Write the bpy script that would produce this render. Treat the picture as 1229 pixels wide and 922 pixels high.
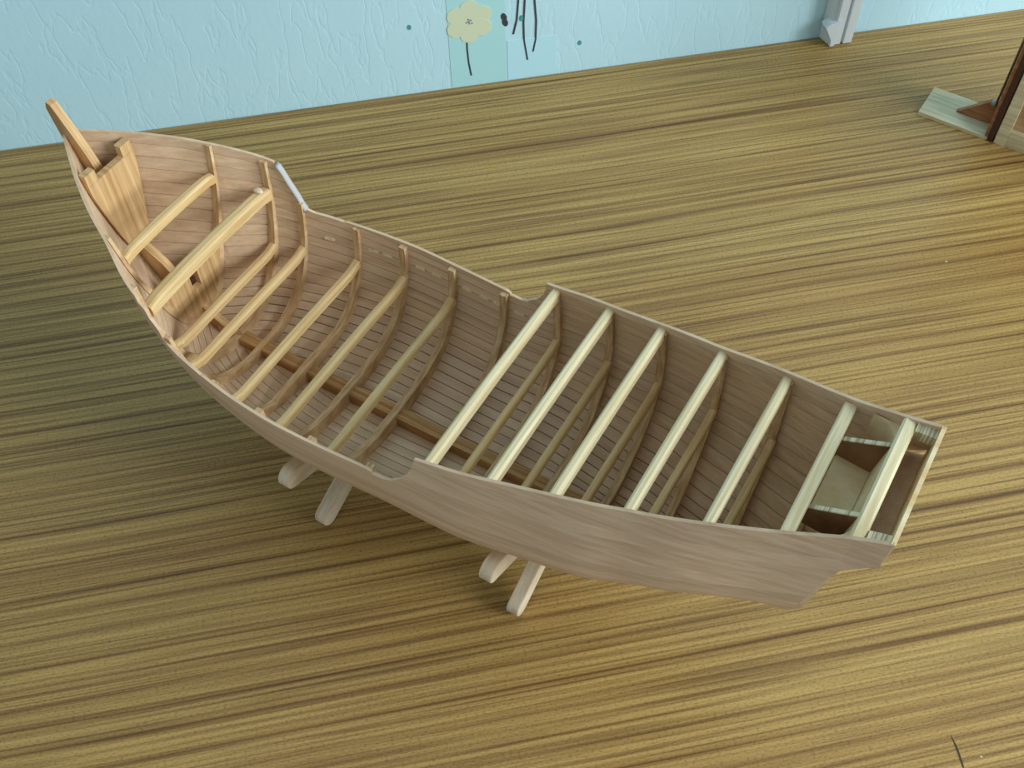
import bpy, bmesh, math, random
import numpy as np
from mathutils import Matrix, Vector
random.seed(4)
for o in list(bpy.data.objects): bpy.data.objects.remove(o)
SC = bpy.context.scene
COL = SC.collection
R = math.radians

# ------------------------------------------------------------------ camera
FPX, PITCH, ROLL = 1309.25, 54.22, -1.56
CAMZ = 0.87                                     # height above the table top (z = 0)
cd = bpy.data.cameras.new('camera'); cam = bpy.data.objects.new('camera', cd); COL.objects.link(cam)
cd.sensor_fit = 'HORIZONTAL'; cd.sensor_width = 36.0; cd.lens = 36.0*FPX/1229.0
cd.clip_start = 0.01; cd.clip_end = 60
cam.matrix_world = Matrix.Translation((0, 0, CAMZ)) @ Matrix.Rotation(R(90-PITCH), 4, 'X') @ Matrix.Rotation(R(ROLL), 4, 'Z')
SC.camera = cam

# ------------------------------------------------------------------ light
world = bpy.data.worlds.new('room_light'); SC.world = world; world.use_nodes = True
bg = world.node_tree.nodes['Background']; bg.inputs[0].default_value = (0.76, 0.84, 0.88, 1); bg.inputs[1].default_value = 0.50
def area(name, loc, target, sx, sy, power, col):
    l = bpy.data.lights.new(name, 'AREA'); l.shape = 'RECTANGLE'; l.size = sx; l.size_y = sy; l.energy = power; l.color = col
    o = bpy.data.objects.new(name, l); COL.objects.link(o); o.location = loc
    o.rotation_euler = (Vector(target)-Vector(loc)).to_track_quat('-Z', 'Y').to_euler()
    return o
area('window_daylight', (2.45, -0.40, 1.30), (0.0, 0.6, 0.0), 1.5, 1.4, 104, (0.94, 0.98, 1.0))
SC.view_settings.view_transform = 'Standard'; SC.view_settings.look = 'None'
SC.view_settings.exposure = -0.06; SC.view_settings.gamma = 1.0; SC.view_settings.use_curve_mapping = False

# ------------------------------------------------------------------ materials
def lin(c):
    return tuple(((v/255)/12.92 if v/255 <= 0.04045 else ((v/255+0.055)/1.055)**2.4) for v in c) + (1,)
class NT:
    def __init__(s, name, rough=0.6, spec=0.3):
        s.m = bpy.data.materials.new(name); s.m.use_nodes = True; s.t = s.m.node_tree
        s.b = s.t.nodes['Principled BSDF']; s.b.inputs['Roughness'].default_value = rough
        s.b.inputs['Specular IOR Level'].default_value = spec
        s.co = s.t.nodes.new('ShaderNodeTexCoord').outputs['Object']
    def link(s, a, b): s.t.links.new(a, b)
    def val(s, inp, v):
        if hasattr(v, 'default_value') or isinstance(v, bpy.types.NodeSocket): s.link(v, inp)
        else: inp.default_value = v
    def map(s, scale, vec=None, loc=(0,0,0), rot=(0,0,0)):
        n = s.t.nodes.new('ShaderNodeMapping'); n.inputs['Scale'].default_value = scale; n.inputs['Location'].default_value = loc
        n.inputs['Rotation'].default_value = rot; s.link(vec or s.co, n.inputs['Vector']); return n.outputs[0]
    def noise(s, vec, scale=1, detail=3, rough=0.55):
        n = s.t.nodes.new('ShaderNodeTexNoise'); s.link(vec, n.inputs['Vector']); n.inputs['Scale'].default_value = scale
        n.inputs['Detail'].default_value = detail; n.inputs['Roughness'].default_value = rough; return n.outputs[0]
    def ramp(s, f, stops):
        n = s.t.nodes.new('ShaderNodeValToRGB'); e = n.color_ramp.elements
        while len(e) < len(stops): e.new(0.5)
        for i, (p, c) in enumerate(stops):
            e[i].position = p; e[i].color = c if len(c) == 4 else tuple(c)+(1,)
        s.link(f, n.inputs[0]); return n.outputs[0]
    def mix(s, f, a, b, mode='MIX'):
        n = s.t.nodes.new('ShaderNodeMix'); n.data_type = 'RGBA'; n.blend_type = mode
        s.val(n.inputs[0], f); s.val(n.inputs[6], a); s.val(n.inputs[7], b); return n.outputs[2]
    def math(s, op, a, b=0.0, clamp=False):
        n = s.t.nodes.new('ShaderNodeMath'); n.operation = op; n.use_clamp = clamp
        s.val(n.inputs[0], a); s.val(n.inputs[1], b); return n.outputs[0]
    def rand(s): return s.t.nodes.new('ShaderNodeObjectInfo').outputs['Random']
    def bump(s, h, strength=0.3, dist=0.001):
        n = s.t.nodes.new('ShaderNodeBump'); n.inputs['Strength'].default_value = strength; n.inputs['Distance'].default_value = dist
        s.link(h, n.inputs['Height']); s.link(n.outputs[0], s.b.inputs['Normal'])
    def color(s, c): s.val(s.b.inputs['Base Color'], c)

def wood(name, light, dark, scale, rough=0.62, spec=0.25, vary=0.12, contrast=(0.35, 0.68), bump=0.15):
    """grain stretched along the axis whose scale is smallest"""
    n = NT(name, rough, spec)
    v = n.t.nodes.new('ShaderNodeVectorMath'); v.operation = 'ADD'; n.link(n.co, v.inputs[0])
    r = n.rand(); rv = n.t.nodes.new('ShaderNodeCombineXYZ')
    for i in range(3): n.link(n.math('MULTIPLY', r, 3.7+i), rv.inputs[i])
    n.link(rv.outputs[0], v.inputs[1])
    g = n.noise(n.map(scale, v.outputs[0]), 1, 4, 0.6)
    c = n.ramp(g, [(contrast[0], lin(dark)), (contrast[1], lin(light))])
    k = n.math('ADD', n.math('MULTIPLY', r, vary*2), 1-vary)
    kc = n.t.nodes.new('ShaderNodeCombineXYZ')
    for i in range(3): n.link(k, kc.inputs[i])
    n.color(n.mix(1.0, c, kc.outputs[0], 'MULTIPLY'))
    n.bump(g, bump, 0.0006)
    return n.m
M = {}
M['plank'] = wood('plank_wood', (226, 202, 170), (196, 163, 130), (2.5, 90, 210), 0.5, 0.35, 0.07, (0.22, 0.72), 0.05)
M['rib'] = wood('rib_plywood', (224, 198, 154), (184, 146, 104), (420, 50, 50), 0.6, 0.25, 0.08)
M['lowbeam'] = wood('beam_wood', (228, 202, 150), (204, 170, 114), (300, 14, 200), 0.5, 0.35, 0.06)
M['topbeam'] = wood('pale_beam_wood', (240, 232, 196), (218, 200, 152), (350, 12, 250), 0.42, 0.4, 0.03)
M['keelson'] = wood('keelson_plywood', (206, 166, 112), (150, 108, 66), (6, 420, 60), 0.65, 0.2, 0.05)
M['plate'] = wood('bulkhead_plywood', (220, 190, 140), (182, 142, 94), (40, 300, 8), 0.6, 0.25, 0.05)
M['pale'] = wood('pale_plywood', (234, 222, 184), (214, 184, 130), (30, 60, 40), 0.55, 0.3, 0.04)
M['brownply'] = wood('brown_plywood', (150, 112, 78), (104, 70, 46), (30, 120, 20), 0.65, 0.2, 0.05)
M['sawn'] = wood('sawn_end_grain', (236, 226, 190), (176, 160, 126), (720, 6, 6), 0.55, 0.3, 0.02, (0.42, 0.54), 0.05)
M['stand'] = wood('stand_wood', (226, 214, 188), (204, 184, 152), (200, 22, 60), 0.6, 0.25, 0.05)
M['glue'] = NT('dried_glue', 0.35, 0.5); M['glue'].color(lin((222, 212, 186))); M['glue'] = M['glue'].m
M['putty'] = NT('grey_putty', 0.6, 0.3); M['putty'].color(lin((186, 186, 184))); M['putty'] = M['putty'].m

# table laminate: local x runs along the printed grain
n = NT('table_laminate', 0.46, 0.5)
wob = n.noise(n.map((1.3, 2.2, 1)), 1, 2, 0.5)
sep = n.t.nodes.new('ShaderNodeSeparateXYZ'); n.link(n.co, sep.inputs[0])
yy = n.math('ADD', sep.outputs[1], n.math('MULTIPLY', wob, 0.014))
cv = n.t.nodes.new('ShaderNodeCombineXYZ'); n.link(sep.outputs[0], cv.inputs[0]); n.link(yy, cv.inputs[1])
V = cv.outputs[0]
broad = n.noise(n.map((0.45, 13, 1), V), 1, 2, 0.5)
def contour(f, width):                       # thin dark lines where the noise crosses its middle value
    return n.ramp(n.math('ABSOLUTE', n.math('SUBTRACT', f, 0.5)), [(0.0, (0, 0, 0, 1)), (width, (1, 1, 1, 1))])
def saw(freq, wobble, nf, loc):              # irregularly spaced annual rings: sharp dark edge, soft fade
    w_ = n.noise(n.map((0.25, nf, 1), V, loc), 1, 1, 0.4)
    sy = n.t.nodes.new('ShaderNodeSeparateXYZ'); n.link(V, sy.inputs[0])
    return n.math('FRACT', n.math('ADD', n.math('MULTIPLY', sy.outputs[1], freq), n.math('MULTIPLY', w_, wobble)))
r1 = n.ramp(saw(52, 4.2, 9, (3, 1, 0)), [(0.0, lin((168, 142, 116))), (0.05, lin((112, 88, 68))), (0.11, lin((206, 186, 164))), (0.30, (1, 1, 1, 1)), (0.80, (1, 1, 1, 1)), (1.0, lin((216, 200, 182)))])
r2 = n.ramp(saw(140, 5.5, 19, (5, 8, 0)), [(0.0, lin((170, 144, 116))), (0.10, lin((150, 122, 96))), (0.30, (1, 1, 1, 1)), (0.9, (1, 1, 1, 1)), (1.0, lin((214, 196, 176)))])
streak = n.noise(n.map((0.9, 95, 1), V, (3, 1, 0)), 1, 3, 0.6)
fine = n.noise(n.map((4.0, 330, 1), V, (7, 5, 0)), 1, 3, 0.6)
pore = n.noise(n.map((330, 800, 1), V), 1, 2, 0.6)
fade = n.ramp(n.noise(n.map((1.6, 22, 1), V, (1, 4, 0)), 1, 2), [(0.36, (.18, .18, .18, 1)), (0.60, (1, 1, 1, 1))])
fade2 = n.ramp(n.noise(n.map((2.4, 40, 1), V, (9, 2, 0)), 1, 2), [(0.36, (0, 0, 0, 1)), (0.62, (1, 1, 1, 1))])
base = n.ramp(broad, [(0.28, lin((172, 138, 76))), (0.50, lin((182, 151, 86))), (0.74, lin((190, 162, 96)))])
c = n.mix(n.math('MULTIPLY', fade, 0.78), base, r1, 'MULTIPLY')
c = n.mix(n.math('MULTIPLY', fade2, 0.62), c, r2, 'MULTIPLY')
c = n.mix(0.22, c, n.ramp(streak, [(0.32, lin((146, 112, 80))), (0.52, (1, 1, 1, 1))]), 'MULTIPLY')
c = n.mix(0.70, c, n.ramp(fine, [(0.30, lin((140, 112, 84))), (0.58, (1, 1, 1, 1))]), 'MULTIPLY')
c = n.mix(0.42, c, n.ramp(pore, [(0.34, lin((128, 100, 76))), (0.5, (1, 1, 1, 1))]), 'MULTIPLY')
# worn pale specks
vor = n.t.nodes.new('ShaderNodeTexVoronoi'); vor.inputs['Scale'].default_value = 9; n.link(n.co, vor.inputs['Vector'])
speck = n.math('LESS_THAN', vor.outputs['Distance'], 0.012)
c = n.mix(n.math('MULTIPLY', speck, 0.8), c, lin((196, 192, 160)))
n.color(c)
n.bump(pore, 0.08, 0.0004)
M['table'] = n.m

n = NT('blue_wallpaper', 0.75, 0.2)
w1 = n.noise(n.map((26, 1, 7), rot=(0, R(-24), 0)), 1, 3, 0.6)
w2 = n.noise(n.map((150, 1, 90), rot=(0, R(-20), 0)), 1, 3, 0.6)
crease = n.math('ABSOLUTE', n.math('SUBTRACT', w1, 0.5))
cr = n.ramp(crease, [(0.0, (0, 0, 0, 1)), (0.025, (1, 1, 1, 1))])
h = n.math('ADD', n.math('MULTIPLY', cr, 0.6), n.math('MULTIPLY', w2, 0.7))
n.color(n.mix(n.noise(n.map((9, 1, 9)), 1, 3), lin((176, 218, 232)), lin((186, 224, 234))))
n.bump(h, 0.35, 0.0010)
M['wall'] = n.m
def flat(name, rgb, rough=0.6, spec=0.25):
    q = NT(name, rough, spec); q.color(lin(rgb)); return q.m
M['patchgreen'] = flat('greenish_paper', (166, 216, 222), 0.7)
M['patchblue'] = flat('pale_blue_paper', (176, 222, 236), 0.7)
M['petal'] = flat('pale_yellow_print', (200, 214, 184), 0.7)
M['stem'] = flat('dark_print', (58, 66, 72), 0.6)
M['teal'] = flat('teal_paint', (70, 150, 150), 0.6)
M['white'] = flat('white_plastic', (214, 226, 230), 0.45, 0.4)
M['floor'] = flat('grey_floor', (120, 112, 100), 0.7)
M['darkpanel'] = flat('dark_varnish', (62, 38, 34), 0.35, 0.5)
M['metal'] = NT('steel', 0.3, 0.5); M['metal'].b.inputs['Metallic'].default_value = 0.9; M['metal'].color(lin((150, 145, 140))); M['metal'] = M['metal'].m
M['redwood'] = wood('red_brown_wood', (172, 122, 84), (136, 90, 60), (30, 30, 160), 0.5, 0.3, 0.03)
M['tanpanel'] = wood('tan_panel_wood', (186, 158, 122), (160, 130, 96), (30, 30, 160), 0.5, 0.3, 0.03)
M['palebox'] = wood('pale_board_wood', (216, 214, 184), (184, 172, 132), (14, 160, 160), 0.5, 0.3, 0.05)
M['scratch'] = flat('scratched_laminate', (60, 58, 48), 0.7)

# ------------------------------------------------------------------ mesh helpers
def mesh_obj(name, verts, faces, mat, parent=None, smooth=False):
    me = bpy.data.meshes.new(name); me.from_pydata([tuple(map(float, v)) for v in verts], [], faces); me.update()
    bm = bmesh.new(); bm.from_mesh(me); bmesh.ops.recalc_face_normals(bm, faces=bm.faces); bm.to_mesh(me); bm.free()
    if smooth: me.shade_smooth()
    me.materials.append(mat)
    o = bpy.data.objects.new(name, me); COL.objects.link(o); o.parent = parent
    return o
def bm_obj(name, bm, mat, parent=None):
    me = bpy.data.meshes.new(name); bmesh.ops.recalc_face_normals(bm, faces=bm.faces); bm.to_mesh(me); bm.free()
    me.materials.append(mat)
    o = bpy.data.objects.new(name, me); COL.objects.link(o); o.parent = parent
    return o
def box(name, lo, hi, mat, parent=None, bev=0.0):
    bm = bmesh.new(); bmesh.ops.create_cube(bm, size=1)
    for v in bm.verts: v.co = Vector([lo[i]+(v.co[i]+.5)*(hi[i]-lo[i]) for i in range(3)])
    if bev: bmesh.ops.bevel(bm, geom=bm.edges[:], offset=bev, segments=2, affect='EDGES', profile=0.6)
    return bm_obj(name, bm, mat, parent)
def prism(name, poly, axis, a, b, mat, parent=None, bev=0.0):
    """poly of 2-D points extruded along axis (0 x, 1 y, 2 z) from a to b"""
    def P(p, t):
        q = list(p); q.insert(axis, t); return q
    k = len(poly); vs = [P(p, a) for p in poly]+[P(p, b) for p in poly]
    fs = [list(range(k))[::-1], list(range(k, 2*k))]+[[i, (i+1) % k, k+(i+1) % k, k+i] for i in range(k)]
    bm = bmesh.new(); bv = [bm.verts.new(v) for v in vs]
    for f in fs: bm.faces.new([bv[i] for i in f])
    if bev: bmesh.ops.bevel(bm, geom=bm.edges[:], offset=bev, segments=2, affect='EDGES')
    return bm_obj(name, bm, mat, parent)
def tube(name, pts, rad, mat, parent=None, seg=8):
    vs, fs = [], []
    pts = [Vector(p) for p in pts]
    for i, p in enumerate(pts):
        d = (pts[min(i+1, len(pts)-1)]-pts[max(i-1, 0)]).normalized()
        a = d.cross(Vector((0, 1, 0.01))).normalized(); b = d.cross(a)
        for k in range(seg):
            t = 2*math.pi*k/seg; vs.append(p+rad*(math.cos(t)*a+math.sin(t)*b))
    for i in range(len(pts)-1):
        for k in range(seg): fs.append([i*seg+k, i*seg+(k+1) % seg, (i+1)*seg+(k+1) % seg, (i+1)*seg+k])
    fs += [list(range(seg)), list(range((len(pts)-1)*seg, len(pts)*seg))]
    return mesh_obj(name, vs, fs, mat, parent, True)
def empty(name, loc, rz=0.0):
    o = bpy.data.objects.new(name, None); COL.objects.link(o); o.location = loc; o.rotation_euler = (0, 0, rz); o.empty_display_size = 0.05
    return o
def tag(o, label, cat, group=None):
    o['label'] = label; o['category'] = cat
    if group: o['group'] = group
    return o

# ------------------------------------------------------------------ setting
WANG = R(9.686)
KS = 0.87/0.86
room = (-0.5874*KS, 0.975*KS)                      # where the table's back edge meets the wall, at the left of the view
wall = box('wall_back', (-1.2, 0.0, -0.75), (2.6, 0.10, 1.7), M['wall'])
floor = box('floor', (-1.2, -2.2, -0.80), (2.6, 0.10, -0.75), M['floor'])
for o in (wall, floor):
    o.location = (room[0], room[1], 0); o.rotation_euler = (0, 0, WANG); o['kind'] = 'structure'
table = empty('table', (room[0], room[1], -0.75), WANG)
tag(table, 'long table with a yellow-brown wood-grain laminate top against the blue wall', 'table')
TH = 0.75
box('tabletop', (-0.55, -1.0, TH-0.028), (1.95, -0.0005, TH), M['table'], table, 0.002)
for sx in (-0.50, 1.86):
    for sy in (-0.95, -0.09): box('leg', (sx, sy, 0), (sx+.05, sy+.05, TH-0.028), M['redwood'], table, 0.003)
box('apron', (-0.44, -0.93, TH-0.10), (1.85, -0.91, TH-0.028), M['redwood'], table)
# scratch in the laminate near the front edge: a shallow raised splinter and groove
def wl(x, y):                                # world xy -> table local
    dx, dy = x-room[0], y-room[1]; c, s = math.cos(WANG), math.sin(WANG)
    return c*dx+s*dy, -s*dx+c*dy
(ax, ay), (bx_, by_) = wl(.336*KS, .2707*KS), wl(.3393*KS, .2436*KS)
mesh_obj('scratch', [(ax, ay, TH+.0002), (ax+.0012, ay-.012, TH+.0003), (bx_+.001, by_, TH+.0002), (bx_-.0003, by_, TH+.0002), (ax-.0004, ay-.013, TH+.0003)],
         [[0, 1, 2, 3, 4]], M['scratch'], table)

def wallp(s, z, d=0.0):                      # point on the wall: along, height, distance off it
    s, z = s*KS, z*KS
    c, q = math.cos(WANG), math.sin(WANG)
    return Vector((room[0]+c*s+q*d, room[1]+q*s-c*d, z))
def on_wall(name): return empty(name, wallp(0, 0), WANG)
# flower print on a pasted sheet
E_ = empty('wall_sticker', wallp(0.566, 0.004), WANG)
tag(E_, 'greenish paper sheet printed with a pale yellow flower, pasted on the wall', 'sticker')
def fl(s, z, d): return (s-0.566, -d, z-0.004)
prism('sheet', [(-.034, -.0035), (.034, -.0035), (.034, .30), (-.034, .30)], 1, -.0004, 0, M['patchgreen'], E_)
def petal(ang, length, width):
    pts = []
    for k in range(13):
        t = k/12; r = length*t; wv = width*math.sqrt(max(0, 1-((t-.62)/.62)**2)) if t < .62 else width*math.sqrt(max(0, 1-((t-.62)/.38)**2))
        pts.append((r, wv))
    pts += [(r, -w_) for r, w_ in pts[-2:0:-1]]
    c, s = math.cos(ang), math.sin(ang)
    return [(c*r-s*w_-.0085, s*r+c*w_+.0865) for r, w_ in pts]
for k in range(6): prism('petal', petal(R(28+60*k), .0290, .0108), 1, -.0008-.00004*k, -.0004, M['petal'], E_)
for k in range(7):
    a = 2.4*k; r = .0016*math.sqrt(k)
    prism('stamen', [(-.0085+r*math.cos(a)+.0011*math.cos(t), .0865+r*math.sin(a)+.0011*math.sin(t)) for t in np.linspace(0, 5.5, 6)], 1, -.0013, -.0006, flat('stamen_print', (120, 140, 160)) if k == 0 else bpy.data.materials['stamen_print'], E_)
def ribbon(pts, w0):
    l = [(p[0]-w0/2, p[1]) for p in pts]; r = [(p[0]+w0/2, p[1]) for p in pts]
    return l+r[::-1]
prism('stem', ribbon([(-.0122, .069), (-.0128, .05), (-.0118, .03), (-.0095, .0105)], .0018), 1, -.0009, -.0004, M['stem'], E_)
prism('bud', [(.033+.0042*math.cos(t)*(1-.38*math.cos(t)*math.cos(t)*math.exp(-(3*math.sin(t))**2))-.0016*math.sin(t), .083+.0092*math.sin(t)) for t in np.linspace(0, 2*math.pi*15/16, 16)], 1, -.0009, -.0003, M['stem'], E_)
# second sheet with three stems
E2 = empty('wall_sticker', wallp(0.631, 0.004), WANG)
tag(E2, 'pale blue paper patch on the wall with three thin dark flower stems', 'sticker')
prism('sheet', [(-.0302, -.0035), (.030, -.0035), (.030, .052), (-.0302, .053)], 1, -.0005, 0, M['patchblue'], E2)
def z2(s, z): return (s-.631, z-.004)
for pts in ([(.619, .30), (.6160, .13), (.6150, .109), (.6130, .085), (.6085, .0655)],
            [(.632, .30), (.624, .13), (.6226, .108), (.6210, .08), (.6214, .055), (.6254, .0263)],
            [(.630, .30), (.6330, .13), (.6343, .1065), (.6362, .08), (.6355, .055), (.6322, .0372)]):
    prism('stem', ribbon([z2(*p) for p in pts], .0018), 1, -.0010, 0.0, M['stem'], E2)
prism('paint_dab', [(-.0125+.0022*math.cos(t), .082+.004*math.sin(t)) for t in np.linspace(0, 5.8, 12)], 1, -.0009, 0, M['teal'], E2)
for s, z, lab in ((.4885, .0925, 'small teal paint speck on the blue wall left of the flower'), (.689, .040, 'small teal paint speck low on the wall right of the stems')):
    o = prism('paint_speck', [(.0024*math.cos(t), .0034*math.sin(t)) for t in np.linspace(0, 5.7, 10)], 1, -.0006, 0, M['teal'])
    o.location = wallp(s, z); o.rotation_euler = (0, 0, WANG); tag(o, lab, 'paint speck')
# white trunking running up the wall behind the table
T_ = empty('wall_trunking', wallp(1.0145, 0.0), WANG)
tag(T_, 'white plastic trunking standing up the wall behind the table', 'trunking')
prism('body', [(-.018, 0), (-.013, -.016), (.018, -.016), (.019, 0)], 2, 0.0, 1.2, M['white'], T_, .0008)
prism('cover', [(-.010, -.0155), (-.009, -.021), (.0025, -.021), (.0035, -.0155)], 2, 0.001, 1.2, M['white'], T_, .0006)
prism('cover', [(.0055, -.0155), (.006, -.021), (.0175, -.021), (.018, -.0155)], 2, 0.001, 1.2, M['white'], T_, .0006)
prism('end_clip', [(-.013, .001), (-.012, .012), (-.024, .030), (-.018, .034), (-.006, .037), (-.006, .001)], 1, -.024, -.008, M['white'], T_, .001)

# ------------------------------------------------------------------ model ship: shape
YAW, CC = R(32.06), 0.4010
ZT = -0.87
X0, Z0 = -0.32, -0.798                        # base point of the hull in its own frame
ship = empty('model_ship', (X0*math.cos(YAW)+CC*math.sin(YAW), -X0*math.sin(YAW)+CC*math.cos(YAW), Z0-ZT), -YAW)
tag(ship, 'unfinished wooden model ship hull with open ribs and deck beams, propped on trestles', 'model ship')
def L(x, w, z): return (x-X0, w, z-Z0)

def pchip(xs, ys):
    xs = np.array(xs, float); ys = np.array(ys, float); h = np.diff(xs); dl = np.diff(ys)/h
    d = np.zeros(len(xs)); d[0] = dl[0]; d[-1] = dl[-1]
    for i in range(1, len(xs)-1):
        if dl[i-1]*dl[i] > 0:
            a, b = 2*h[i]+h[i-1], h[i]+2*h[i-1]; d[i] = (a+b)/(a/dl[i-1]+b/dl[i])
    def f(x):
        x = min(max(x, xs[0]), xs[-1]); i = min(int(np.searchsorted(xs, x, 'right'))-1, len(xs)-2); i = max(i, 0)
        t = (x-xs[i])/h[i]
        return ((1+2*t)*(1-t)**2*ys[i]+t*(1-t)**2*h[i]*d[i]+t*t*(3-2*t)*ys[i+1]+t*t*(t-1)*h[i]*d[i+1])
    return f
TG = [0, .03, .06, .1, .15, .2, .3, .4, .5, .6, .75, 1]
GT = [(-.676, [.08, .15, .2, .27, .34, .40, .51, .61, .70, .78, .88, 1]),
      (-.62, [.08, .17, .23, .30, .38, .44, .55, .64, .72, .79, .89, 1]),
      (-.583, [.06, .21, .29, .39, .46, .52, .62, .69, .76, .83, .91, 1]),
      (-.5445, [.05, .28, .42, .53, .63, .69, .79, .855, .90, .93, .97, 1]),
      (-.49, [.04, .32, .47, .60, .71, .78, .86, .915, .955, .98, 1, .995]),
      (-.42, [.04, .33, .48, .62, .73, .80, .875, .93, .965, .985, 1, .99]),
      (-.32, [.04, .33, .48, .62, .73, .80, .88, .935, .97, .99, 1, .97]),
      (-.25, [.04, .32, .47, .62, .73, .81, .89, .95, .985, 1, .985, .93]),
      (-.15, [.05, .20, .34, .48, .60, .70, .84, .93, .985, 1, .98, .90]),
      (-.09, [.05, .14, .23, .34, .46, .56, .73, .86, .95, 1, .99, .92]),
      (-.03, [.05, .13, .19, .27, .355, .44, .61, .79, .93, .99, 1, .97]),
      (.02, [.06, .14, .19, .26, .33, .42, .6, .78, .92, .98, 1, .98])]
GF = [pchip(TG, g) for _, g in GT]; GX = [g[0] for g in GT]
def G(x, t):
    t = min(max(t, 0), 1.05); i = min(max(int(np.searchsorted(GX, x))-1, 0), len(GX)-2)
    u = min(max((x-GX[i])/(GX[i+1]-GX[i]), 0), 1); u = u*u*(3-2*u)*.5+u*.5
    return GF[i](t)*(1-u)+GF[i+1](t)*u
Wf = pchip([-.677, -.672, -.664, -.64, -.607, -.583, -.545, -.53, -.5, -.467, -.4376, -.40, -.36, -.31, -.25, -.2, -.15, -.12, -.09, -.03, 0, .012, .035],
           [.0030, .0075, .0135, .0315, .0520, .0640, .0840, .0885, .0935, .0990, .1025, .1045, .1035, .1012, .1005, .0960, .0905, .0840, .0780, .0605, .0535, .0510, .0478])
zvf = pchip([-.68, -.62, -.583, -.545, -.5, -.4, -.33, -.266, -.217, -.171, -.12, -.07, -.025, .012, .035],
            [-.599, -.612, -.620, -.634, -.648, -.662, -.660, -.6495, -.6385, -.627, -.614, -.599, -.5845, -.569, -.5605])
zkf = pchip([-.677, -.668, -.655, -.635, -.605, -.57, -.52, -.42, -.3, -.15, 0, .04], [-.602, -.65, -.70, -.74, -.77, -.787, -.795, -.7965, -.794, -.788, -.7765, -.774])
zflat = pchip([-.7, -.42, -.3, -.15, 0, .04], [-.798, -.7965, -.794, -.788, -.7765, -.774])
def zk(x): return float(zkf(x))
def hw(x, z):
    a, b = zk(x), zvf(x)
    return Wf(x)*G(x, (z-a)/max(b-a, 1e-4))
def xstem(z):                                 # stem face at height z
    lo, hi = -.677, -.42
    for _ in range(40):
        m = (lo+hi)/2
        if zk(m) > z: lo = m
        else: hi = m
    return hi
xend = pchip([-.80, -.778, -.607, -.603, -.598, -.592, -.56, -.54], [-.0150, -.0125, .0115, .0155, .0235, .0290, .0315, .0325])
def zrail(x):
    if x < -.536: return zvf(x)+.0015
    if x < -.2745:
        return float(np.interp(x, [-.536, -.531, -.526, -.520, -.5165, -.513, -.45, -.37, -.3165, -.3125, -.308, -.302, -.295, -.288, -.282, -.2775, -.2745],
                               [zvf(-.536)+.0015, -.642, -.6555, -.669, -.679, -.6855, -.6880, -.6890, -.6880, -.6892, -.6912, -.6912, -.6875, -.681, -.673, -.663, -.6495]))
    return zvf(x)+.0015
THK = 0.0024
def normal(x, z):
    e = 5e-4
    wx = (hw(x+e, z)-hw(x-e, z))/(2*e); wz = (hw(x, z+e)-hw(x, z-e))/(2*e)
    v = Vector((-wx, 1, -wz)); return v.normalized()

# ---- strakes: equal girth amidships
NS = 22
def tline(s_list):
    x = -.38; ts = np.linspace(0, 1.0, 400); a, b = zk(x), zvf(x)+.004
    P = [(hw(x, a+t*(b-a)), a+t*(b-a)) for t in ts]
    g = np.concatenate([[0], np.cumsum([math.dist(P[i], P[i+1]) for i in range(len(P)-1)])]); g /= g[-1]
    return [float(np.interp(s, g, ts)) for s in s_list]
TS = tline(np.linspace(0, 1, NS+1))
def edge_z(t, x):
    a, b = zflat(x), zvf(x)+.004
    return a+t*(b-a)
common = sorted(set([round(v, 4) for v in np.arange(-.50, -.0299, .0075)]+[-.3165, -.3125, -.308, -.302, -.298, -.295, -.2915, -.288, -.285, -.282, -.280, -.2785, -.2775, -.2765, -.2755, -.2746, -.2744]))
def edge_path(t):
    x = -.66
    for _ in range(30): x = .5*x+.5*max(xstem(edge_z(t, x)), -.6765)
    xs = min(x, -.503); xe = 0.0
    for _ in range(12): xe = xend(edge_z(t, xe))
    bow = [xs+(-.50-xs)*u for u in np.linspace(0, 1, 25)[:-1]]
    tail = [-.03+(xe+.03)*u for u in np.linspace(0, 1, 10)[1:]]
    return bow+common+tail
PATH = [edge_path(t) for t in TS]
def plank(k, side):
    lo, hi = PATH[k], PATH[k+1]; vs, fs, idx = [], [], []
    for i in range(len(lo)):
        ring = []
        za = edge_z(TS[k], lo[i]); zb = edge_z(TS[k+1], hi[i])
        ra, rb = zrail(lo[i]), zrail(hi[i]); zb2 = min(zb, rb)
        if za > ra-.0006: idx.append(None); continue
        pa = Vector((lo[i], max(hw(lo[i], za), .0012), za)); xb = hi[i]; pb = Vector((xb, max(hw(xb, zb2), .0012), zb2))
        na, nb = normal(lo[i], za), normal(xb, zb2)
        ia, ib = pa-na*THK, pb-nb*THK
        d = (ib-ia)
        if d.length > 1e-6:
            g = min(.0004, d.length*.2); u = d.normalized(); ia = ia+u*g
            if zb2 == zb: ib = ib-u*g
        for q in (pa, pb, ib, ia):
            y = max(q.y, .0006); ring.append(len(vs)); vs.append(L(q.x, side*y, q.z))
        idx.append(ring)
    prev = None
    for i in range(len(idx)):
        a = idx[i]; b = idx[i+1] if i+1 < len(idx) else None
        if a and b:
            for j in range(4): fs.append([a[j], a[(j+1) % 4], b[(j+1) % 4], b[j]])
        if a and (i == 0 or not idx[i-1]): fs.append(a[::-1])
        if a and not b:
            fs.append(a)
            if len(fs) > 6:                     # a strake cut by the waist ends here: its own board
                ids = sorted({v for f in fs for v in f}); m = {v: q for q, v in enumerate(ids)}
                mesh_obj('plank', [vs[v] for v in ids], [[m[v] for v in f] for f in fs], M['plank'], ship)
            fs = []
for k in range(NS):
    for side in (1, -1): plank(k, side)

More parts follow.
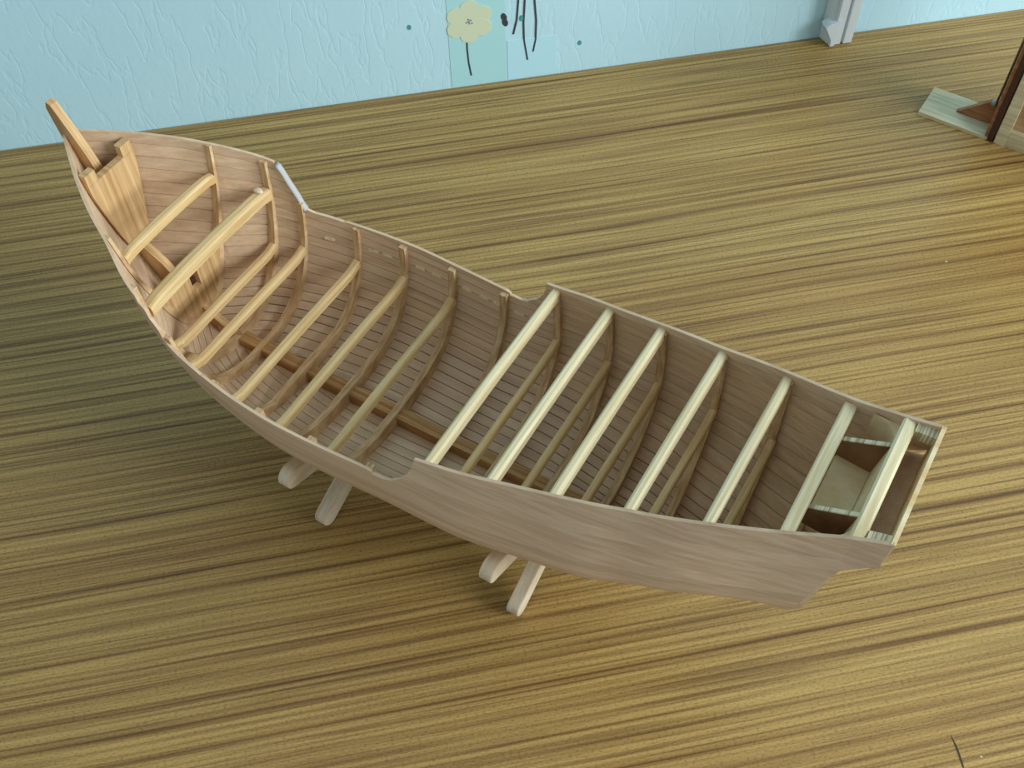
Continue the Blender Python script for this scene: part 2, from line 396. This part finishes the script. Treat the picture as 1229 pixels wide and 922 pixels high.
# ---- keel, stem and keelson
zin = lambda x: zk(x)+.0125                    # top of the keelson
xs_ = np.linspace(-.53, -.015, 30)
def bar(name, prof, half, mat, bev=0):         # prof: list of (x, zlow, zhigh)
    vs, fs = [], []
    for x, a, b in prof:
        for w, z in ((-half, a), (half, a), (half, b), (-half, b)): vs.append(L(x, w, z))
    for i in range(len(prof)-1):
        for j in range(4): fs.append([4*i+j, 4*i+(j+1) % 4, 4*i+4+(j+1) % 4, 4*i+4+j])
    e = 4*(len(prof)-1); fs += [[0, 1, 2, 3], [e, e+1, e+2, e+3]]
    return mesh_obj(name, vs, fs, mat, ship)
bar('keel', [(x, zk(x)-.0004, zk(x)+.004) for x in xs_], .0035, M['plank'])
FR = [-.5445, -.5185, -.4672, -.4203, -.3698, -.3170, -.2650, -.2158, -.1690, -.1190, -.0690]
ks = np.linspace(-.565, -.012, 40)
bar('keelson', [(x, zflat(x)+.003, max(zflat(x)+.0155, zk(x)+.010)) for x in ks], .0056, M['keelson'])
# stem: a plank on edge following the bow profile, its head standing above the rail
outer = [(-.6825, -.574), (-.6805, -.590), (-.6785, -.603)]+[(xstem(z)-.0012, z) for z in (-.62, -.65, -.68, -.70, -.72, -.74, -.76, -.775, -.786)]
inner = [(-.548, -.781), (-.566, -.772), (-.585, -.757), (-.600, -.737), (-.613, -.722), (-.628, -.711), (-.6375, -.703), (-.644, -.67), (-.650, -.632), (-.6575, -.609), (-.664, -.594), (-.670, -.581), (-.6755, -.569), (-.680, -.5675)]
poly = outer+[(-.545, -.793)]+inner
def plate_x(name, poly, half, mat, bev=0, parent=None):   # polygon in the x-z plane, thickness across
    o = prism(name, [(x-X0, z-Z0) for x, z in poly], 1, -half, half, mat, parent or ship, bev); return o
plate_x('stem', poly, .0036, M['plate'])

# ---- ribs
def section(x, n=22, ztop=None, off=0.0):
    """points (w, z) of the planking offset inwards by off (number or function of t)"""
    a = zk(x); b = ztop if ztop is not None else zrail(x)
    out = []
    for i in range(n+1):
        t = (i/n)**1.6; z = a+t*(b-a); w = hw(x, z); e = 4e-4
        dw = hw(x, z+e)-hw(x, max(z-e, a)); dz = (z+e)-max(z-e, a); l = math.hypot(dw, dz)
        nw, nz = dz/l, -dw/l
        o_ = off(t) if callable(off) else off
        out.append((max(w-nw*o_, 0.0), z-nz*o_))
    return out
def rib(x, depth, floor_h, thick=.0062, ztop=None, mat='rib', name='rib'):
    so = section(x, ztop=ztop, off=.0017); si = section(x, ztop=ztop, off=lambda t: .0017+depth*(1.25-.78*min(1, t*1.45)))
    zf = zk(x)+floor_h
    P = []
    for (wo, zo), (wi, zi) in zip(so, si):
        zi2 = max(zi, zf) if wi < .55*hw(x, zk(x)+.03)+.002 else zi
        if zi2 > (ztop or zrail(x)): zi2 = ztop or zrail(x)
        P.append(((wo, zo), (wi, zi2)))
    P[0] = ((0.0, zk(x)+.003), (0.0, max(P[0][1][1], zf)))
    P[-1] = (P[-1][0], (P[-1][1][0], P[-1][0][1]))
    chain = [((-a[0], a[1]), (-b[0], b[1])) for a, b in P[:0:-1]]+P
    vs, fs = [], []
    for a, b in chain:
        for xx in (x-thick/2, x+thick/2):
            vs.append(L(xx, *a)); vs.append(L(xx, *b))
    for i in range(len(chain)-1):
        p, q = 4*i, 4*i+4
        fs += [[p, q, q+1, p+1], [p+2, p+3, q+3, q+2], [p+1, q+1, q+3, p+3], [p, p+2, q+2, q]]
    e = 4*(len(chain)-1); fs += [[0, 1, 3, 2], [e, e+1, e+3, e+2]]
    return mesh_obj(name, vs, fs, M[mat], ship)
rib(-.583, .0065, .012)
for x in FR: rib(x, .0118 if -.43 < x < -.3 else .0100 if x > -.3 else .0074, .0195 if x > -.5 else .0135 if x > -.53 else .010, ztop=(zvf(x)-.004 if x > -.28 else zrail(x)-.0025))

# ---- beams
def beam(name, x, z, wid, dep, mat, camber=.002, end=.0032, drop=0.0, nseg=14):
    """top surface at z in the middle of the ship; drop lowers the last stretch at each end"""
    wmax = hw(x, z-dep*.5)-end
    r = min(wid, dep)*.28; vs, fs = [], []
    prof = [(-wid/2, -dep), (wid/2, -dep), (wid/2, -r), (wid/2-r*.35, -r*.35), (wid/2-r, 0), (-wid/2+r, 0), (-wid/2+r*.35, -r*.35), (-wid/2, -r)]
    for i in range(nseg+1):
        u = -1+2*i/nseg; w = u*wmax; zz = z+camber*(1-u*u)-camber-drop*max(0, (abs(u)-.80)/.20)**1.5
        for a, b in prof: vs.append(L(x+a, w, zz+b))
    m = len(prof)
    for i in range(nseg):
        for j in range(m): fs.append([i*m+j, i*m+(j+1) % m, (i+1)*m+(j+1) % m, (i+1)*m+j])
    fs += [list(range(m)), list(range(nseg*m, nseg*m+m))]
    return mesh_obj(name, vs, fs, M[mat], ship)
UP = [(-.2656, -.6493), (-.2166, -.6390), (-.1708, -.6276), (-.1203, -.6145), (-.0706, -.6002)]
for x, z in UP: beam('deck_beam', x, z, .0070, .010, 'topbeam', .0012, .0027)
beam('deck_beam', -.0252, -.5856, .0088, .006, 'topbeam', .0012, .0027)
LOW = [(-.5445, -.7245), (-.5185, -.7248), (-.4672, -.7262), (-.4203, -.7262), (-.3698, -.7261),
       (-.2645, -.7161), (-.2150, -.7096), (-.1683, -.7013), (-.1183, -.6904), (-.0675, -.6782)]
for i, (x, z) in enumerate(LOW):
    beam('lower_beam', x, z, .0075 if i < 5 else .0060, .0075, 'lowbeam', .0015, .0050, -.0045)
beam('fore_beam', -.583, -.6424, .0080, .0085, 'lowbeam', .002, .0055, .002)
beam('fore_beam', -.5445, -.6574, .0110, .0110, 'lowbeam', .003, .0060, .002)

# ---- bow bulkhead with its notch, floor plate with its slot
xb_ = -.6385
def vplate(name, x, top, tw, bottom, mat, notch, thick=.005):
    """transverse plate fitting the hull between heights bottom..top; notch (half width, z of its bottom)"""
    def half(z):
        w = max(hw(x, z)-.0042, .0014); return min(w, tw) if tw else w
    vs, fs = [], []
    def strip(rows):                            # rows of (left w, right w, z)
        b = len(vs)
        for a, c, z in rows:
            for xx in (x-thick/2, x+thick/2): vs.extend([L(xx, a, z), L(xx, c, z)])
        for i in range(len(rows)-1):
            p = b+4*i; q = p+4
            fs.extend([[p, p+1, q+1, q], [p+2, q+2, q+3, p+3], [p, q, q+2, p+2], [p+1, p+3, q+3, q+1]])
        e = b+4*(len(rows)-1); fs.extend([[b, b+2, b+3, b+1], [e, e+1, e+3, e+2]])
    strip([(-half(z), half(z), z) for z in np.linspace(bottom, notch[1], 10)])
    for sg in (1, -1): strip([(sg*notch[0], sg*half(z), z) for z in np.linspace(notch[1]-.0004, top, 5)])
    return mesh_obj(name, vs, fs, M[mat], ship)
vplate('bow_bulkhead', xb_, -.6095, .0262, -.706, 'plate', (.0150, -.6205), .0065)
vplate('floor_plate', -.583, -.7165, None, -.774, 'plate', (.0050, -.738), .006)

# ---- stern: slanted transom plate, counter floor, stern board, brackets
def slab(name, corners_lo, corners_hi, mat):
    vs = [L(*p) for p in corners_lo]+[L(*p) for p in corners_hi]; k = len(corners_lo)
    fs = [list(range(k)), list(range(k, 2*k))]+[[i, (i+1) % k, k+(i+1) % k, k+i] for i in range(k)]
    return mesh_obj(name, vs, fs, M[mat], ship)
zs = np.linspace(-.777, -.572, 16)
xt = lambda z: float(np.interp(z, [-.778, -.607, -.565], [-.0165, .0075, .0118]))
tr = [(hw(xt(z), z)-.0020, z) for z in zs]
arch = [(u*tr[-1][0], -.572+.0055*(1-u*u)) for u in np.linspace(.9, -.9, 9)]
ring = tr+arch+[(-w, z) for w, z in reversed(tr)]
slab('transom', [(xt(z)-.0030, w, z) for w, z in ring], [(xt(z)+.0030, w, z) for w, z in ring], 'pale')
# rounded sawn cap along the top of the transom
vs, fs = [], []
NSEG = 20
for i in range(NSEG+1):
    u = -1+2*i/NSEG; w = u*.0480; zz = -.5685+.0045*(1-u*u)
    for a, b in ((-.0042, -.006), (.0046, -.006), (.0046, -.0015), (.0030, 0), (-.0026, 0), (-.0042, -.0015)): vs.append(L(.0118+a, w, zz+b))
for i in range(NSEG):
    for j in range(6): fs.append([i*6+j, i*6+(j+1) % 6, i*6+6+(j+1) % 6, i*6+6+j])
fs += [list(range(6)), list(range(NSEG*6, NSEG*6+6))]
mesh_obj('transom_cap', vs, fs, M['topbeam'], ship)
for i in range(3):
    a, b = .0150+.0046*i, .0150+.0046*(i+1); za, zb = -.5985+.0016*i, -.5985+.0016*(i+1)
    slab('counter_plank', [(a, -.0458, za-.002), (b, -.0458, zb-.002), (b, .0458, zb-.002), (a, .0458, za-.002)],
         [(a, -.0458, za), (b, -.0458, zb), (b, .0458, zb), (a, .0458, za)], 'plank')
slab('stern_board', [(.0282, -.0462, -.593), (.0305, -.0462, -.593), (.0305, .0462, -.593), (.0282, .0462, -.593)],
     [(.0298, -.0466, -.5605), (.0325, -.0466, -.5605), (.0325, .0466, -.5605), (.0298, .0466, -.5605)], 'pale')
for s in (1, -1):
    slab('quarter_block', [(.0165, s*.0445, -.576), (.0290, s*.0432, -.573), (.0290, s*.0385, -.573), (.0165, s*.0400, -.576)],
         [(.0165, s*.0470, -.5675), (.0295, s*.0455, -.5645), (.0295, s*.0385, -.5645), (.0165, s*.0400, -.5675)], 'sawn')
    prof = [(-.0212, -.5895), (.0080, -.5745), (.0080, -.5990), (.0010, -.6110), (-.0212, -.6075)]
    br = slab('bracket', [(a, s*.0270, b-.0012) for a, b in prof], [(a, s*.0300, b-.0012) for a, b in prof], 'brownply')
    cap = slab('bracket_edge', [(-.0212, s*.0270, -.5907), (.0080, s*.0270, -.5757), (.0080, s*.0300, -.5757), (-.0212, s*.0300, -.5907)],
         [(-.0212, s*.0270, -.5895), (.0080, s*.0270, -.5745), (.0080, s*.0300, -.5745), (-.0212, s*.0300, -.5895)], 'sawn')
    cap.parent = br
    arc = [(.0085-.0185*math.sin(a), s*(.0505-.0185*(1-math.cos(a)))) for a in np.linspace(0, math.pi/2, 8)]
    arc = [(.0085, s*.0490)]+[(.0085-.0185*(1-math.sin(a)), s*(.0490-.0175*(1-math.cos(a)))) for a in np.linspace(0, math.pi/2, 8)]
    slab('corner_knee', [(x, w*.97, -.600) for x, w in arc], [(x, w, -.5795) for x, w in arc], 'pale')
slab('stern_floor', [(-.0205, -.0270, -.6088), (.0030, -.0270, -.6125), (.0030, .0270, -.6125), (-.0205, .0270, -.6088)],
     [(-.0205, -.0270, -.6068), (.0030, -.0270, -.6100), (.0030, .0270, -.6100), (-.0205, .0270, -.6068)], 'pale')
rib(-.0252, .0050, .012, ztop=-.5925)

# ---- pale deck-line slits along the inside planking
for s in (1, -1):
    for x in (-.495, -.452, -.438, -.405, -.388, -.356, -.3385, -.3235, -.3035, -.2885):
        z = -.7115+.004*max(0, (x+.37)/.1)
        vs = []
        for xx in (x-.0048, x+.0048):
            for zz in (z-.0012, z+.0012):
                for d in (THK-.0003, THK+.0010):
                    nn = normal(xx, zz); q = Vector((xx, hw(xx, zz), zz))-nn*d; vs.append(L(q.x, s*q.y, q.z))
        mesh_obj('deck_mark', vs, [[0, 1, 3, 2], [4, 6, 7, 5], [0, 4, 5, 1], [2, 3, 7, 6], [0, 2, 6, 4], [1, 5, 7, 3]], M['topbeam'], ship)
# ---- dried glue lumps where the waist beams meet the ribs, putty on the forecastle break
def lump(name, x, w, z, r, mat):
    bm = bmesh.new(); bmesh.ops.create_icosphere(bm, subdivisions=2, radius=1)
    for v in bm.verts:
        k = 1+random.uniform(-.15, .15); c = v.co*k; v.co = Vector(L(x+c.x*r[0], w+c.y*r[1], z+c.z*r[2]))
    for f in bm.faces: f.smooth = True
    return bm_obj(name, bm, M[mat], ship)
for x, z in LOW[1:5]:
    w = hw(x, z)-.011
    for s in (1, -1): lump('glue', x, s*w, z-.0006, (.0030, .0046, .0011), 'glue')
lump('glue', -.5445, -.062, -.7265, (.004, .005, .003), 'glue'); lump('glue', -.5445, .067, -.6575, (.005, .003, .0015), 'glue')
for s in (1,):
    xs = np.linspace(-.5345, -.514, 9); vs, fs = [], []
    for x in xs:
        z = zrail(x); w = hw(x, z)
        for a, b in ((.0006, -.002), (.0006, .0012), (-.0046, .0010), (-.0046, -.0022)): vs.append(L(x+.0004, s*(w+a), z+b))
    for i in range(len(xs)-1):
        for j in range(4): fs.append([4*i+j, 4*i+(j+1) % 4, 4*i+4+(j+1) % 4, 4*i+4+j])
    fs += [[0, 1, 2, 3], [32, 33, 34, 35]]
    mesh_obj('putty', vs, fs, M['putty'], ship, True)

for q in ((-.2925, -.068, .0045, .0012), (-.2965, -.071, .0012, .0046), (-.2895, -.0735, .0028, .0030)):
    zc = [z for z in np.linspace(zk(q[0]), -.70, 200) if hw(q[0], z) >= -q[1]][0]
    lump('splinter', q[0], q[1], zc+.0045, (q[2], q[3], .0016), 'rib')
# ------------------------------------------------------------------ trestles under the hull
def slat_poly(p, q, w, r_end=True):
    """outline in the (y, z) plane of a slat from p to q, both ends rounded"""
    p, q = Vector(p), Vector(q); d = (q-p).normalized(); nrm = Vector((-d.y, d.x)); out = []
    for c, a0 in ((q, -90), (p, 90)):
        for k in range(9):
            a = R(a0+180*k/8); out.append(c+d*(math.cos(a)*w/2*.9)+nrm*(math.sin(a)*w/2))
    return [(v.x, v.y) for v in out]
def hull_table(x):                              # underside of the planking above the table, by half breadth
    zz = np.linspace(zk(x), -.66, 90); return [hw(x, z) for z in zz], [z-ZT for z in zz]
def lift(xc, low, wh, wid):                     # raise the upper end until the slat just touches the planking
    tabs = [hull_table(xc+dx) for dx in (-.0115, .0115)]
    for k in range(400):
        zh = .06+.0003*k
        for w in np.linspace(-.02, wh+.004, 40):
            zc = low[1]+(zh-low[1])*(w+low[0])/(low[0]+wh); ca_ = math.cos(math.atan2(zh-low[1], low[0]+wh))
            if any(zc+wid/2/ca_ > np.interp(abs(w), *tb)-.0010 for tb in tabs): return zh-.0003
    return zh
def trestle(xc, low, high, label):
    e = empty('trestle', (xc*math.cos(YAW)+CC*math.sin(YAW), -xc*math.sin(YAW)+CC*math.cos(YAW), 0), -YAW)
    tag(e, label, 'trestle', 'crossed-slat trestles under the ship')
    for sgn, a, b in ((1, -.0115, -.0003), (-1, .0003, .0115)):     # sgn 1: upper end towards the viewer
        P = slat_poly((sgn*low[0], low[1]), (-sgn*high[0], high[1]), .0205)
        prism('slat', P, 0, a, b, M['stand'], e, .0006)
    zc = low[1]+(high[1]-low[1])*low[0]/(low[0]+high[0])
    tube('pin', [(-.0125, 0, zc), (.0125, 0, zc)], .003, M['redwood'], e)
trestle(-.405, (.0835, .0112), (.098, lift(-.405, (.0835, .0112), .098, .0205)), 'pale crossed-slat trestle under the forward half of the model ship')
trestle(-.213, (.0715, .0112), (.090, lift(-.213, (.0715, .0112), .090, .0205)), 'pale crossed-slat trestle under the after half of the model ship')

# ------------------------------------------------------------------ wooden case on a foot board, at the right edge
ca = math.atan2(-.0473, .0681)
case = empty('wooden_case', (.5507*KS, .9465*KS, 0), ca)
tag(case, 'wooden case with framed front and a pale foot board, cut by the right edge', 'case')
box('foot_board', (-.0829, 0, 0), (.004, .053, .0045), M['palebox'], case, .0004)
prism('brace', [(-.046, .0045), (-.004, .0045), (-.004, .040), (-.008, .038)], 1, .023, .029, M['redwood'], case)
box('batten', (-.0034, .0005, .0045), (.0005, .054, .30), M['redwood'], case, .0004)
box('side_panel', (.0005, -.001, 0), (.0068, .060, .30), M['darkpanel'], case, .0005)
box('stile', (.0085, 0, 0), (.0215, .012, .30), M['palebox'], case, .0006)
box('rail', (.0215, 0, 0), (.20, .012, .022), M['palebox'], case, .0006)
box('rail', (.0215, 0, .278), (.20, .012, .30), M['palebox'], case, .0006)
box('stile', (.20, 0, 0), (.213, .012, .30), M['palebox'], case, .0006)
box('panel', (.0205, .006, .021), (.201, .009, .279), M['tanpanel'], case)
box('back', (.0068, .048, 0), (.213, .060, .30), M['redwood'], case)
tube('rod', [(-.0065, .0145, .046), (-.0065, .0145, .30)], .0012, M['metal'], case)
tube('rod', [(-.0065, .0215, .046), (-.0065, .0215, .30)], .0012, M['metal'], case)
bm = bmesh.new(); bmesh.ops.create_uvsphere(bm, u_segments=14, v_segments=10, radius=.0045)
bmesh.ops.translate(bm, verts=bm.verts, vec=(-.008, .012, .042))
for f in bm.faces: f.smooth = True
bm_obj('knob', bm, M['metal'], case)
